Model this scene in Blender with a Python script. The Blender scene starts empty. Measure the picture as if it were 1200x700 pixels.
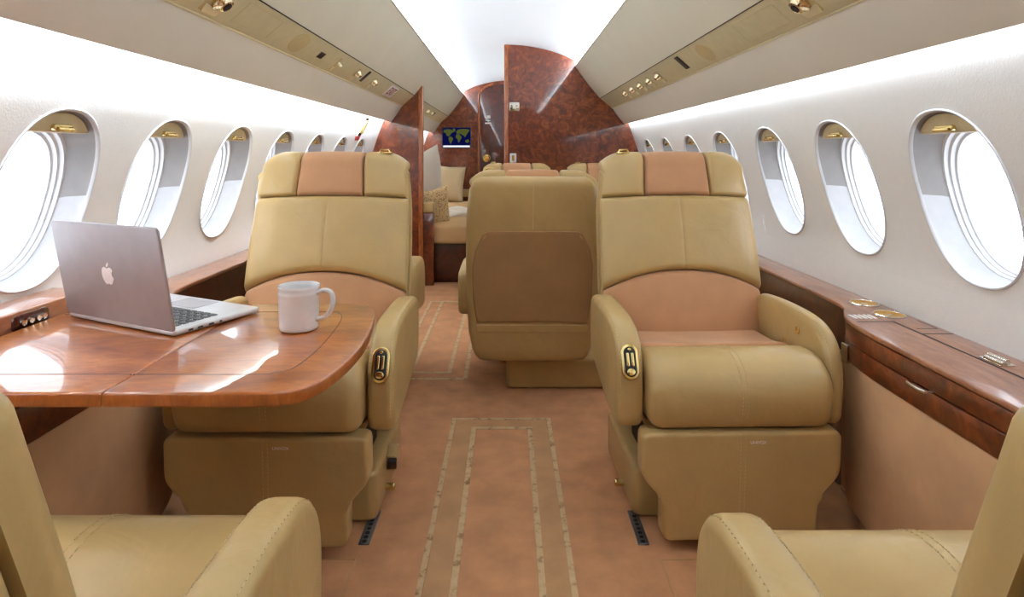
import bpy, bmesh, math, random
from mathutils import Vector, Matrix
random.seed(7)
SC = bpy.context.scene
COL = SC.collection
PI = math.pi

# ------------------------------------------------------------------ materials
def newmat(name):
    m = bpy.data.materials.new(name); m.use_nodes = True
    nt = m.node_tree; b = nt.nodes['Principled BSDF']
    return m, nt, b
def srgb(r, g, b):
    f = lambda c: (c/255/12.92) if c/255 <= .04045 else ((c/255+.055)/1.055)**2.4
    return (f(r), f(g), f(b), 1)
def coords(nt, scale=(1,1,1)):
    tc = nt.nodes.new('ShaderNodeTexCoord'); mp = nt.nodes.new('ShaderNodeMapping')
    mp.inputs['Scale'].default_value = scale
    nt.links.new(tc.outputs['Object'], mp.inputs['Vector']); return mp.outputs['Vector']
def noise(nt, vec, scale, detail=4, rough=.55, dist=0):
    n = nt.nodes.new('ShaderNodeTexNoise'); n.inputs['Scale'].default_value = scale
    n.inputs['Detail'].default_value = detail; n.inputs['Roughness'].default_value = rough
    n.inputs['Distortion'].default_value = dist
    nt.links.new(vec, n.inputs['Vector']); return n.outputs['Fac']
def ramp(nt, fac, stops):
    r = nt.nodes.new('ShaderNodeValToRGB'); e = r.color_ramp.elements
    while len(e) < len(stops): e.new(.5)
    for k, (p, c) in enumerate(stops): e[k].position = p; e[k].color = c
    nt.links.new(fac, r.inputs['Fac']); return r.outputs['Color']
def bump(nt, b, h, strength, dist=.002):
    n = nt.nodes.new('ShaderNodeBump'); n.inputs['Strength'].default_value = strength
    n.inputs['Distance'].default_value = dist
    nt.links.new(h, n.inputs['Height']); nt.links.new(n.outputs['Normal'], b.inputs['Normal'])
def mixc(c, k): return (c[0]*k, c[1]*k, c[2]*k, 1)

def fabric(name, col, rough=.5, var=.12, nscale=6, bscale=350, bst=.15, coat=0, spec=.5, sheen=0, wr=0):
    m, nt, b = newmat(name); v = coords(nt)
    f = noise(nt, v, nscale, 5)
    c = ramp(nt, f, [(.3, mixc(col, 1-var)), (.7, mixc(col, 1+var))])
    nt.links.new(c, b.inputs['Base Color'])
    b.inputs['Roughness'].default_value = rough
    b.inputs['Specular IOR Level'].default_value = spec
    b.inputs['Coat Weight'].default_value = coat; b.inputs['Coat Roughness'].default_value = .35
    b.inputs['Sheen Weight'].default_value = sheen
    bump(nt, b, noise(nt, v, bscale, 2), bst, .001)
    if wr:
        n0 = b.inputs['Normal'].links[0].from_node
        n2 = nt.nodes.new('ShaderNodeBump'); n2.inputs['Strength'].default_value = wr; n2.inputs['Distance'].default_value = .006
        nt.links.new(noise(nt, v, 13, 3, .5, .8), n2.inputs['Height']); nt.links.new(n2.outputs['Normal'], n0.inputs['Normal'])
    return m
def plain(name, col, rough=.5, metal=0, spec=.5):
    m, nt, b = newmat(name); v = coords(nt)
    c = ramp(nt, noise(nt, v, 30, 2), [(.3, mixc(col, .96)), (.7, mixc(col, 1.04))])
    nt.links.new(c, b.inputs['Base Color'])
    b.inputs['Roughness'].default_value = rough; b.inputs['Metallic'].default_value = metal
    b.inputs['Specular IOR Level'].default_value = spec
    return m
def veneer(name, dark, mid, light, scale=(3,3,3), coat=.9, nsc=3.0, dist=2.5, rough=.04):
    m, nt, b = newmat(name); v = coords(nt, scale)
    f1 = noise(nt, v, nsc, 8, .62, dist)
    c1 = ramp(nt, f1, [(.28, dark), (.5, mid), (.72, light)])
    f2 = noise(nt, v, nsc*5, 5, .7, 1.5)
    c2 = ramp(nt, f2, [(.3, (.55,.5,.5,1)), (.6, (1,1,1,1))])
    mx = nt.nodes.new('ShaderNodeMix'); mx.data_type = 'RGBA'; mx.blend_type = 'MULTIPLY'
    mx.inputs[0].default_value = .7
    nt.links.new(c1, mx.inputs[6]); nt.links.new(c2, mx.inputs[7])
    nt.links.new(mx.outputs[2], b.inputs['Base Color'])
    b.inputs['Roughness'].default_value = .35; b.inputs['Specular IOR Level'].default_value = .3
    b.inputs['Coat Weight'].default_value = coat; b.inputs['Coat Roughness'].default_value = rough
    b.inputs['Coat IOR'].default_value = 1.65 if name == 'table_veneer' else 1.5
    return m
def emit(name, col, s):
    m, nt, b = newmat(name); nt.nodes.remove(b)
    e = nt.nodes.new('ShaderNodeEmission'); e.inputs['Color'].default_value = col
    e.inputs['Strength'].default_value = s
    nt.links.new(e.outputs[0], nt.nodes['Material Output'].inputs['Surface']); return m

TAN = srgb(192,162,108); PEACH = srgb(196,146,106)
M = {}
M['leather'] = fabric('tan_leather', TAN, .33, .07, 7, 420, .12, wr=.5)
M['suede'] = fabric('peach_suede', PEACH, .8, .08, 9, 500, .15, sheen=.15)
M['back_suede'] = fabric('brown_back_suede', srgb(168,130,88), .8, .07, 9, 500, .15)
M['stitch'] = plain('stitch_thread', srgb(206,184,136), .7)
M['panel_suede'] = fabric('console_suede', srgb(206,162,120), .85, .12, 7, 300, .2)
M['carpet'] = fabric('carpet_pile', srgb(198,144,104), .95, .15, 11, 220, 1.0, spec=.1)
M['carpet_dark'] = fabric('carpet_border_pile', srgb(182,118,80), .95, .14, 4, 260, .8, spec=.1)
M['carpet_mid'] = fabric('carpet_band_pile', srgb(192,148,106), .95, .12, 12, 220, 1.0, spec=.1)
def stripe_mat():
    m, nt, b = newmat('carpet_stripe_pile'); v = coords(nt)
    f = noise(nt, v, 30, 4, .7)
    c = ramp(nt, f, [(.34, srgb(150,112,74)), (.46, srgb(204,170,128)), (.8, srgb(218,190,148))])
    nt.links.new(c, b.inputs['Base Color']); b.inputs['Roughness'].default_value = .95
    bump(nt, b, noise(nt, v, 260, 2), .6, .001); return m
M['stripe'] = stripe_mat()
M['wall'] = fabric('white_wall_fabric', srgb(245,244,241), .75, .012, 40, 200, .45, spec=.2)
M['ceiling'] = fabric('white_ceiling', srgb(226,227,227), .6, .01, 5, 100, .03, spec=.2)
M['over'] = fabric('cream_overhead_leather', srgb(232,229,210), .62, .02, 5, 300, .1, spec=.25)
M['over_low'] = fabric('greige_overhead_panel', srgb(228,223,210), .62, .02, 5, 300, .1, spec=.25)
M['psu'] = plain('khaki_service_panel', srgb(206,196,158), .45)
M['psu_dark'] = plain('khaki_recess', srgb(196,178,130), .5)
M['psu_light'] = plain('khaki_recess_lip', srgb(226,214,174), .45)
M['veneer'] = veneer('burl_veneer', srgb(58,20,8), srgb(106,44,18), srgb(148,74,34), (5,5,5), .9, 2.6, 1.6)
M['veneer_edge'] = veneer('light_edge_veneer', srgb(120,55,22), srgb(160,86,42), srgb(186,112,60), (8,8,1.5))
M['veneer_dark'] = veneer('dark_veneer', srgb(48,14,6), srgb(70,24,12), srgb(96,38,18))
M['console_wood'] = veneer('console_veneer', srgb(126,72,44), srgb(158,100,68), srgb(178,122,88), (5,1.2,5), .9, 3, 1.2, .10)
M['table_wood'] = veneer('table_veneer', srgb(128,58,14), srgb(178,96,32), srgb(210,130,56), (1.6,4,4), 1, 2.2, 1.2, .015)
M['table_edge'] = veneer('table_edge_veneer', srgb(134,66,22), srgb(170,92,38), srgb(196,116,54), (6,6,2), 1, 3, .6, .03)
M['brass'] = plain('polished_brass', srgb(232,208,142), .14, 1)
M['brass_dark'] = plain('dark_brass', srgb(196,146,54), .45, .6)
M['pale_brass'] = plain('pale_brass', srgb(236,222,184), .14, 1)
M['chrome'] = plain('bright_metal', srgb(225,220,210), .15, 1)
M['steel'] = plain('track_metal', srgb(120,122,126), .4, .8)
M['black'] = plain('black_plastic', srgb(22,16,20), .5)
M['dark'] = plain('dark_gap', srgb(30,20,14), .8)
M['alu'] = plain('laptop_aluminium', srgb(170,165,168), .5, .5)
M['alu_light'] = plain('laptop_deck_aluminium', srgb(214,214,216), .35, .6)
M['key'] = plain('black_keys', srgb(28,28,32), .5)
M['white'] = plain('white_print', srgb(244,240,240), .4)
M['mug'] = plain('white_glazed_ceramic', srgb(244,244,246), .08)
M['winwhite'] = plain('window_white_plastic', srgb(220,221,224), .35)
M['reveal'] = plain('window_reveal_plastic', srgb(190,190,192), .5)
M['wingrey'] = plain('window_upper_grey', srgb(146,142,140), .6)
M['wintan'] = plain('window_tan_housing', srgb(196,176,134), .5)
M['pillow_white'] = fabric('white_linen', srgb(232,222,206), .85, .03, 8, 200, .3)
M['pillow_cream'] = fabric('cream_cotton', srgb(214,190,150), .85, .04, 8, 200, .3)
M['sofa'] = fabric('sofa_fabric', srgb(202,162,112), .8, .05, 8, 200, .3)
M['red_print'] = plain('red_print', srgb(150,30,30), .5)
def patterned():
    m, nt, b = newmat('woven_pattern'); v = coords(nt)
    w = nt.nodes.new('ShaderNodeTexVoronoi'); w.inputs['Scale'].default_value = 60
    nt.links.new(v, w.inputs['Vector'])
    c = ramp(nt, w.outputs['Distance'], [(.15, srgb(130,92,52)), (.45, srgb(208,178,130))])
    nt.links.new(c, b.inputs['Base Color']); b.inputs['Roughness'].default_value = .9; return m
M['pattern'] = patterned()
def glass():
    m, nt, b = newmat('cabin_window_glass'); nt.nodes.remove(b)
    t = nt.nodes.new('ShaderNodeBsdfTransparent'); g = nt.nodes.new('ShaderNodeBsdfGlossy')
    g.inputs['Roughness'].default_value = .02; x = nt.nodes.new('ShaderNodeMixShader')
    x.inputs[0].default_value = .05
    t.inputs['Color'].default_value = (.97,.98,1,1)
    nt.links.new(t.outputs[0], x.inputs[1]); nt.links.new(g.outputs[0], x.inputs[2])
    nt.links.new(x.outputs[0], nt.nodes['Material Output'].inputs['Surface']); return m
M['glass'] = glass()
def mapmat():
    m, nt, b = newmat('map_screen_picture'); nt.nodes.remove(b); v = coords(nt, (1,1,1))
    f = noise(nt, v, 11, 5, .55)
    c = ramp(nt, f, [(.50, srgb(8,12,70)), (.53, srgb(60,90,30)), (.66, srgb(170,160,90))])
    e = nt.nodes.new('ShaderNodeEmission'); e.inputs['Strength'].default_value = .9
    nt.links.new(c, e.inputs['Color'])
    nt.links.new(e.outputs[0], nt.nodes['Material Output'].inputs['Surface']); return m
M['map'] = mapmat()
M['strip'] = emit('cove_lamp_glow', (.84,.95,1.07,1), 62)
M['strip2'] = emit('wall_wash_lamp_glow', (.85,.95,1.06,1), 32)

# ------------------------------------------------------------------ mesh helpers
class G:
    def __init__(s): s.v = []; s.f = []; s.m = []
    def add(s, vs, fs, mi=0):
        o = len(s.v); s.v += [tuple(p) for p in vs]
        for f in fs: s.f.append(tuple(i+o for i in f)); s.m.append(mi)
        return s
    def xf(s, fn):
        s.v = [tuple(fn(Vector(p))) for p in s.v]; return s
def link(name, me, mats, parent=None, label=None):
    o = bpy.data.objects.new(name, me); COL.objects.link(o)
    if not isinstance(mats, (list, tuple)): mats = [mats]
    for m in mats: me.materials.append(m)
    if parent is not None: o.parent = parent
    if label: o['label'] = label
    return o
def obj(name, g, mats, parent=None, label=None, sharp=38, smooth=True):
    me = bpy.data.meshes.new(name); me.from_pydata(g.v, [], g.f)
    for p, mi in zip(me.polygons, g.m): p.material_index = mi; p.use_smooth = smooth
    bm = bmesh.new(); bm.from_mesh(me); bmesh.ops.recalc_face_normals(bm, faces=bm.faces); bm.to_mesh(me); bm.free()
    me.update()
    if smooth: me.set_sharp_from_angle(angle=math.radians(sharp))
    return link(name, me, mats, parent, label)
def thing(name, label, cat, loc=(0,0,0), rz=0, group=None):
    o = bpy.data.objects.new(name, None); COL.objects.link(o); o.location = loc; o.rotation_euler = (0,0,rz)
    o.empty_display_size = .05
    o['label'] = label; o['category'] = cat
    if group: o['group'] = group
    return o
def tag(o, label, cat, group=None):
    o['label'] = label; o['category'] = cat
    if group: o['group'] = group
    return o
def struct(name, g, mats, sharp=38, smooth=True):
    o = obj(name, g, mats, None, None, sharp, smooth); o['kind'] = 'structure'; return o
def structroot(name, loc=(0,0,0)):
    o = bpy.data.objects.new(name, None); COL.objects.link(o); o.location = loc; o['kind'] = 'structure'; return o

def loft(rings, cap0=True, cap1=True, closed=True):
    n = len(rings[0]); vs = [p for r in rings for p in r]; fs = []
    m = n if closed else n-1
    for i in range(len(rings)-1):
        for k in range(m):
            a = i*n+k; b = i*n+(k+1) % n
            fs.append((a, b, b+n, a+n))
    if cap0: fs.append(tuple(range(n))[::-1])
    if cap1: fs.append(tuple(range((len(rings)-1)*n, len(rings)*n)))
    return vs, fs
def sell(a, b, n=4, N=40, cx=0, cy=0):
    out = []
    for k in range(N):
        t = 2*PI*k/N; c, s = math.cos(t), math.sin(t)
        out.append((cx+a*math.copysign(abs(c)**(2/n), c), cy+b*math.copysign(abs(s)**(2/n), s)))
    return out
def crom(pts, seg=6, closed=False):
    n = len(pts); out = []
    rng = range(n) if closed else range(n-1)
    for i in rng:
        p = [Vector(pts[(i+j) % n] if closed else pts[max(0, min(n-1, i+j))]) for j in (-1,0,1,2)]
        for k in range(seg):
            t = k/seg
            out.append(tuple(.5*((2*p[1])+(p[2]-p[0])*t+(2*p[0]-5*p[1]+4*p[2]-p[3])*t*t+(3*p[1]-p[0]-3*p[2]+p[3])*t**3)))
    if not closed: out.append(tuple(pts[-1]))
    return out
def area2(p): return sum(p[i][0]*p[(i+1) % len(p)][1]-p[(i+1) % len(p)][0]*p[i][1] for i in range(len(p)))/2
def inset(p, d):
    n = len(p); s = 1 if area2(p) > 0 else -1; out = []
    for i in range(n):
        a, b, c = Vector(p[i-1]), Vector(p[i]), Vector(p[(i+1) % n])
        e1 = (b-a); e2 = (c-b)
        if e1.length < 1e-9 or e2.length < 1e-9: out.append(tuple(b)); continue
        e1.normalize(); e2.normalize()
        n1 = Vector((-e1.y, e1.x))*s; n2 = Vector((-e2.y, e2.x))*s
        m = n1+n2
        if m.length < 1e-6: m = n1
        m.normalize(); k = d/max(.5, m.dot(n1)); out.append((b.x+m.x*k, b.y+m.y*k))
    return out
def prism(outline, h0, h1, r, mp, seg=4, puff=0, cap=0):
    """outline 2d, extruded h0..h1 with rounded rims; mp(a,b,h)->xyz"""
    r = min(r, abs(h1-h0)/2); rings = []
    if puff: rings.append([mp(a, b, h0-puff) for a, b in inset(outline, r+puff*4)])
    for k in range(seg+1):
        t = PI/2*k/seg
        rings.append([mp(a, b, h0+r*(1-math.sin(t))) for a, b in inset(outline, r*(1-math.cos(t-0)) if False else r*(1-math.sin(t)) if False else r*(math.cos(t)**1)*(1 if k < seg else 0) if False else r*(1-math.sqrt(max(0, 1-(1-math.sin(t))**2))))]) if False else None
    rings = [x for x in rings if x]
    if cap: rings.append([mp(a, b, h0) for a, b in inset(outline, r+cap)])
    for k in range(seg+1):
        t = PI/2*k/seg           # t=0: on the cap, inset r ; t=90: on the side, inset 0
        rings.append([mp(a, b, h0+r*(1-math.cos(t))) for a, b in inset(outline, r*(1-math.sin(t)))])
    for k in range(seg, -1, -1):
        t = PI/2*k/seg
        rings.append([mp(a, b, h1-r*(1-math.cos(t))) for a, b in inset(outline, r*(1-math.sin(t)))])
    if cap: rings.append([mp(a, b, h1) for a, b in inset(outline, r+cap)])
    if puff: rings.append([mp(a, b, h1+puff) for a, b in inset(outline, r+puff*4)])
    return loft(rings)
XY = lambda a, b, h: (a, b, h)
XZ = lambda a, b, h: (a, h, b)
YZ = lambda a, b, h: (h, a, b)
def rrect(x0, y0, x1, y1, r, seg=4):
    out = []
    for cx, cy, a0 in ((x1-r, y1-r, 0), (x0+r, y1-r, 90), (x0+r, y0+r, 180), (x1-r, y0+r, 270)):
        for k in range(seg+1):
            t = math.radians(a0+90*k/seg); out.append((cx+r*math.cos(t), cy+r*math.sin(t)))
    return out
def box(x0, y0, z0, x1, y1, z1, r=.002, seg=2):
    rr = min(r, abs(x1-x0)/2.01, abs(y1-y0)/2.01, abs(z1-z0)/2.01)
    return prism(rrect(x0, y0, x1, y1, max(rr, 1e-4), seg), z0, z1, rr, XY, seg)
def tube(path, r, N=8, closed=False, sx=1):
    pts = [Vector(p) for p in path]; n = len(pts); rings = []
    prev = None
    for i in range(n):
        a = pts[i-1] if (i > 0 or closed) else pts[i]; b = pts[(i+1) % n] if (i < n-1 or closed) else pts[i]
        t = (b-a).normalized()
        if prev is None:
            up = Vector((0,0,1)) if abs(t.z) < .9 else Vector((1,0,0)); u = t.cross(up).normalized()
        else:
            u = (prev-t*prev.dot(t)).normalized()
        w = t.cross(u); prev = u
        rr = r[i] if isinstance(r, (list, tuple)) else r
        rings.append([pts[i]+u*math.cos(2*PI*k/N)*rr*sx+w*math.sin(2*PI*k/N)*rr for k in range(N)])
    if closed: rings.append(rings[0]); return loft(rings, False, False)
    return loft(rings)
def lathe(prof, N=32, cx=0, cy=0):
    rings = [[(cx+r*math.cos(2*PI*k/N), cy+r*math.sin(2*PI*k/N), z) for k in range(N)] for r, z in prof]
    return loft(rings)
def stitches(paths, ln=.006, gap=.004, r=.0010, up=None):
    g = G()
    for path in paths:
        pts = [Vector(p) for p in path]; d = 0
        for a, b in zip(pts, pts[1:]):
            L = (b-a).length
            if L < 1e-6: continue
            t = (b-a)/L
            while d < L:
                p = a+t*d; q = a+t*min(d+ln, d+ln)
                uu = t.cross(Vector((0,0,1)) if abs(t.z) < .8 else Vector((1,0,0))).normalized()*r; w = t.cross(uu).normalized()*r
                vs = [p+uu, p+w, p-uu, p-w, q+uu, q+w, q-uu, q-w]
                g.add(vs, [(0,1,5,4),(1,2,6,5),(2,3,7,6),(3,0,4,7),(3,2,1,0),(4,5,6,7)])
                d += ln+gap
            d -= L
    return g
def puffpatch(fn, ns, nt, H, base, rs=.12, rt=.12, groove=None):
    """fn(s,t)->Vector point on a surface; raised by H along its normal with rounded borders, closed behind."""
    def sam(n, r):
        a = [r*(1-math.cos(PI/2*k/5)) for k in range(6)]
        mid = [r+(1-2*r)*k/n for k in range(1, n)]
        return a+mid+[1-x for x in a[::-1]]
    S = sam(ns, rs); T = sam(nt, rt)
    if groove:
        S = sorted(set(S+[.5+d for d in (-.03,-.018,-.009,0,.009,.018,.03)]))
    def e(x, r):
        x = min(x, 1-x)
        return 1 if x >= r else math.sqrt(max(0, 1-(1-x/r)**2))
    vs = []; W = len(S)
    for t in T:
        for s in S:
            p = fn(s, t); d = 1e-3
            du = fn(min(1, s+d), t)-fn(max(0, s-d), t); dv = fn(s, min(1, t+d))-fn(s, max(0, t-d))
            n = du.cross(dv).normalized()
            h = H*e(s, rs)*e(t, rt)
            h += .15*H*(1-(2*s-1)**2)*(1-(2*t-1)**2)
            if groove: h -= groove*math.exp(-((s-.5)/.008)**2)
            vs.append(p+n*(h-base))
    fs = [(j*W+i, j*W+i+1, (j+1)*W+i+1, (j+1)*W+i) for j in range(len(T)-1) for i in range(W-1)]
    # back side: a second sheet a little behind
    k0 = len(vs); m = []
    border = [i for i in range(W)]+[j*W+W-1 for j in range(1, len(T))]+[(len(T)-1)*W+i for i in range(W-2, -1, -1)]+[j*W for j in range(len(T)-2, 0, -1)]
    p = [vs[i] for i in border]
    # direction backwards from centre normal
    c0 = fn(.5, .5); du = fn(.501, .5)-fn(.499, .5); dv = fn(.5, .501)-fn(.5, .499); n = du.cross(dv).normalized()
    vs2 = [q-n*.006 for q in p]; vs += vs2; nb = len(border)
    for i in range(nb):
        a, b = border[i], border[(i+1) % nb]; fs.append((b, a, k0+i, k0+(i+1) % nb))
    cc = len(vs); vs.append(sum(vs2, Vector())/nb)
    for i in range(nb): fs.append((k0+(i+1) % nb, k0+i, cc))
    return vs, fs
def lerp_tab(tab, x):
    if x <= tab[0][0]: return tab[0][1]
    for (a, va), (b, vb) in zip(tab, tab[1:]):
        if x <= b:
            t = (x-a)/(b-a); return va+(vb-va)*t
    return tab[-1][1]
def smooth_tab(tab):
    xs = [t[0] for t in tab]
    c = crom([(a, b, 0) for a, b in tab], 8)
    return [(p[0], p[1]) for p in c]
def text_mesh(name, body, size, mat, parent, loc, rot, extrude=.0006, label=None, font_align='CENTER'):
    cu = bpy.data.curves.new(name, 'FONT'); cu.body = body; cu.size = size; cu.extrude = extrude
    cu.align_x = font_align; cu.align_y = 'CENTER'
    t = bpy.data.objects.new(name, cu); COL.objects.link(t)
    bpy.context.view_layer.update()
    dg = bpy.context.evaluated_depsgraph_get()
    me = bpy.data.meshes.new_from_object(t.evaluated_get(dg)); bpy.data.objects.remove(t)
    me.materials.clear()
    o = link(name, me, mat, parent, label); o.location = loc; o.rotation_euler = rot
    return o

# ------------------------------------------------------------------ cabin shell
Y0, Y1 = -1.3, 7.1
WT = smooth_tab([(0,1.0),(.2,1.06),(.4,1.092),(.545,1.10),(.69,1.098),(.80,1.078),(.93,1.042),(1.10,.986),(1.23,.938),(1.30,.915)])
def WX(z): return lerp_tab(WT, z)
AW, BW, ZW = .152, .205, .895
# far edge depths measured for each row -> centres
RWIN = [c-.152 for c in (1.562, 2.032, 2.51, 3.02, 3.515, 4.03, 4.52)]
LWIN = [c-.152 for c in (1.53, 1.965, 2.42, 2.88, 3.34, 3.81, 4.27)]
RW = [RWIN[0]-1.5, RWIN[0]-1.0, RWIN[0]-.5]+RWIN+[5.35, 6.0]
LW = [LWIN[0]-1.4, LWIN[0]-.93, LWIN[0]-.465]+LWIN+[4.95, 5.5, 6.05]
def wall(side, wins, name):
    g = G(); N = 48; zl, zh = .655, 1.135
    edges = []
    for i, c in enumerate(wins):
        lo = (wins[i-1]+c)/2 if i else c-.25
        hi = (wins[i+1]+c)/2 if i+1 < len(wins) else c+.25
        lo = max(lo, c-.25); hi = min(hi, c+.25); edges.append((lo, hi))
    def P(y, z, off=0): return (side*(WX(z)+off), y, z)
    for c, (lo, hi) in zip(wins, edges):
        ring = sell(AW, BW, 2.3, N, c, ZW); outer = []
        for (y, z) in ring:
            dy, dz = y-c, z-ZW
            # push to rectangle
            ky = ((hi-c)/dy if dy > 1e-9 else (lo-c)/dy if dy < -1e-9 else 1e9)
            kz = ((zh-ZW)/dz if dz > 1e-9 else (zl-ZW)/dz if dz < -1e-9 else 1e9)
            k = min(ky, kz); outer.append((c+dy*k, ZW+dz*k))
        # snap nearest to the four corners
        for cy, cz in ((lo,zl),(hi,zl),(hi,zh),(lo,zh)):
            j = min(range(N), key=lambda i: (outer[i][0]-cy)**2+(outer[i][1]-cz)**2); outer[j] = (cy, cz)
        rs = []
        for k in range(4):
            t = k/3; rs.append([P(a[0]+(b[0]-a[0])*t, a[1]+(b[1]-a[1])*t) for a, b in zip(ring, outer)])
        g.add(*loft(rs, False, False))
    cover = [(Y0, edges[0][0])]+[(edges[i][1], edges[i+1][0]) for i in range(len(edges)-1)]+[(edges[-1][1], Y1)]
    def strip(ya, yb, za, zb, nz):
        if yb-ya < 1e-5: return
        rows = [[P(ya, za+(zb-za)*k/nz), P(yb, za+(zb-za)*k/nz)] for k in range(nz+1)]
        g.add(*loft(rows, False, False, False))
    for a, b in cover: strip(a, b, zl, zh, 10)
    strip(Y0, Y1, 0, zl, 12); strip(Y0, Y1, zh, 1.30, 5)
    # top return closing the light cove
    s = side
    g.add([(s*WX(1.30), Y0, 1.30), (s*WX(1.30), Y1, 1.30), (s*.80, Y1, 1.40), (s*.80, Y0, 1.40)], [(0,1,2,3)])
    return struct(name, g, M['wall'], 60)
wall(1, RW, 'wall_right'); wall(-1, LW, 'wall_left')

def window(i, side, c):
    root = structroot('window_%d' % i, (0, c, 0))
    def ring(a, b, zc, off, n=2.3, N=48):
        return [(side*(WX(z)+off), y, z) for y, z in sell(a, b, n, N, 0, zc)]
    # rim: rounded lip standing proud of the wall
    rings = [ring(AW+.003, BW+.003, ZW, .004), ring(AW+.003, BW+.003, ZW, -.002), ring(AW, BW, ZW, -.004), ring(AW-.003, BW-.003, ZW, -.002), ring(AW-.004, BW-.004, ZW, .006)]
    g = G().add(*loft(rings, False, False)); obj('window_rim', g, M['winwhite'], root, None, 80)
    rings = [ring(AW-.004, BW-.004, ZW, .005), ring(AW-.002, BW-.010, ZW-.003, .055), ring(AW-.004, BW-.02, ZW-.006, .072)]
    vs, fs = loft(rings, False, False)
    hi_f = [f for f in fs if sum(vs[i_][2] for i_ in f)/4 > .885]; lo_f = [f for f in fs if f not in hi_f]  # one reveal surface, upper half coloured darker grey than the lower half
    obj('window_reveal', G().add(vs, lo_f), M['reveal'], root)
    obj('upper_reveal', G().add(vs, hi_f), M['wingrey'], root, 'darker grey upper half of the window reveal')
    rings = [ring(AW-.004, BW-.02, ZW-.006, .072), ring(AW-.008, BW-.025, ZW-.008, .074), ring(AW-.008, BW-.026, ZW-.008, .084),
             ring(AW-.013, BW-.031, ZW-.010, .086), ring(AW-.013, BW-.032, ZW-.010, .096), ring(AW-.018, BW-.037, ZW-.011, .098), ring(AW-.018, BW-.038, ZW-.011, .114)]
    obj('window_frame', G().add(*loft(rings, False, False)), M['winwhite'], root)
    # pane
    r0 = ring(AW-.016, BW-.036, ZW-.011, .109); r1 = ring(AW-.016, BW-.036, ZW-.011, .112)
    obj('window_pane', G().add(*loft([r0, r1])), M['glass'], root, 'clear window pane with bright daylight behind')
    # shade housing across the head of the reveal
    o = []
    zt = ZW+BW-.052
    base = [(y, z) for y, z in sell(AW-.009, BW-.007, 2.3, 64, 0, ZW) if z > zt]
    base.sort(key=lambda p: p[0])
    out = [(base[0][0], zt)]+base+[(base[-1][0], zt)]
    x0, x1 = .014, .052
    g = G().add(*prism(out, x0, x1, .004, lambda a, b, h: (side*(WX(b)+h), a, b), 2))
    obj('shade_housing', g, M['wintan'], root, 'tan pull-down shade housing at the window head')
    g = G().add(*prism(rrect(-.030, zt+.004, .030, zt+.018, .006), -.001, .013, .004, lambda a, b, h: (side*(WX(zt)+h), a, b), 3))
    g.add(*tube([(side*(WX(zt)-.002), y, zt+.006+.0*y) for y in (-.024, .024)], .005, 8))
    obj('shade_handle', g, M['brass'], root, 'brass shade handle')
    return root
k = 1
for c in RW: window(k, 1, c); k += 1
for c in LW: window(k, -1, c); k += 1

# floor: carpet with border lines and seams
def rect(x0, y0, x1, y1, z=0): return [(x0,y0,z),(x1,y0,z),(x1,y1,z),(x0,y1,z)], [(0,1,2,3)]
struct('floor', G().add([(-1.05,Y0,0),(1.05,Y0,0),(1.05,Y1,0),(-1.05,Y1,0),(-1.05,Y0,-.05),(1.05,Y0,-.05),(1.05,Y1,-.05),(-1.05,Y1,-.05)],
       [(0,1,2,3),(7,6,5,4),(0,4,5,1),(1,5,6,2),(2,6,7,3),(3,7,4,0)]), M['carpet'])
def carpet_rect(name, x0, x1, y0, y1, w, z0, z1, mat):
    g = G()
    for a in ((x0,y0,x0+w,y1),(x1-w,y0,x1,y1),(x0+w,y1-w,x1-w,y1),(x0+w,y0,x1-w,y0+w)):
        g.add(*box(a[0], a[1], z0, a[2], a[3], z1, .0008, 1))
    return g
t = thing('carpet_inlay', 'near carpet inlay of two pale rectangles along the aisle between the seats', 'carpet inlay', (0,0,0))
obj('outer_stripe', carpet_rect('', -.212, .158, -1.2, 2.30, .015, -.001, .0022, M['stripe']), M['stripe'], t)
obj('inner_stripe', carpet_rect('', -.135, .086, -1.1, 2.225, .017, -.001, .0022, M['stripe']), M['stripe'], t)
obj('carpet_band', carpet_rect('', -.197, .143, -1.18, 2.285, .062, -.001, .0012, M['carpet_mid']), M['carpet_mid'], t, 'lighter band between the two stripes')
t = thing('carpet_inlay', 'far carpet inlay of two pale rectangles running past the rear-facing seat', 'carpet inlay', (0,0,0))
obj('outer_stripe', carpet_rect('', -.53, -.185, 2.69, 4.12, .018, -.001, .0022, M['stripe']), M['stripe'], t)
obj('inner_stripe', carpet_rect('', -.455, -.262, 2.77, 4.10, .018, -.001, .0022, M['stripe']), M['stripe'], t)
for sx, lab in ((-1, 'left'), (1, 'right')):
    g = G()
    x = .375*sx
    g.add(*box(x-.0025, -1.2, -.001, x+.0025, 1.50, .002, .001, 1))
    g.add(*box(min(x, x*2.45), 1.497, -.001, max(x, x*2.45), 1.502, .002, .001, 1))
    tag(obj('carpet_seam', g, M['carpet_mid']), 'thin raised seam in the carpet under the %s-hand near seat' % lab, 'carpet seam')
# seat tracks
for sx, lab in ((-1, 'left'), (1, 'right')):
    g = G(); x = .345*sx + (.0 if sx < 0 else 0)
    t = thing('seat_track', 'grey perforated metal track in the carpet in front of the %s forward-looking seat' % lab, 'seat track', (x-(.025 if sx < 0 else 0), 1.60, 0), 0, None)
    obj('rail', G().add(*box(-.014, -.045, -.001, .014, .10, .004, .001, 1)), M['steel'], t)
    g = G()
    for kx in range(7): g.add(*lathe([(.006, .0035), (.006, .0046)], 10, 0, -.036+kx*.018))
    obj('track_hole', g, M['black'], t, 'row of dark holes in the track')

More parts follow.
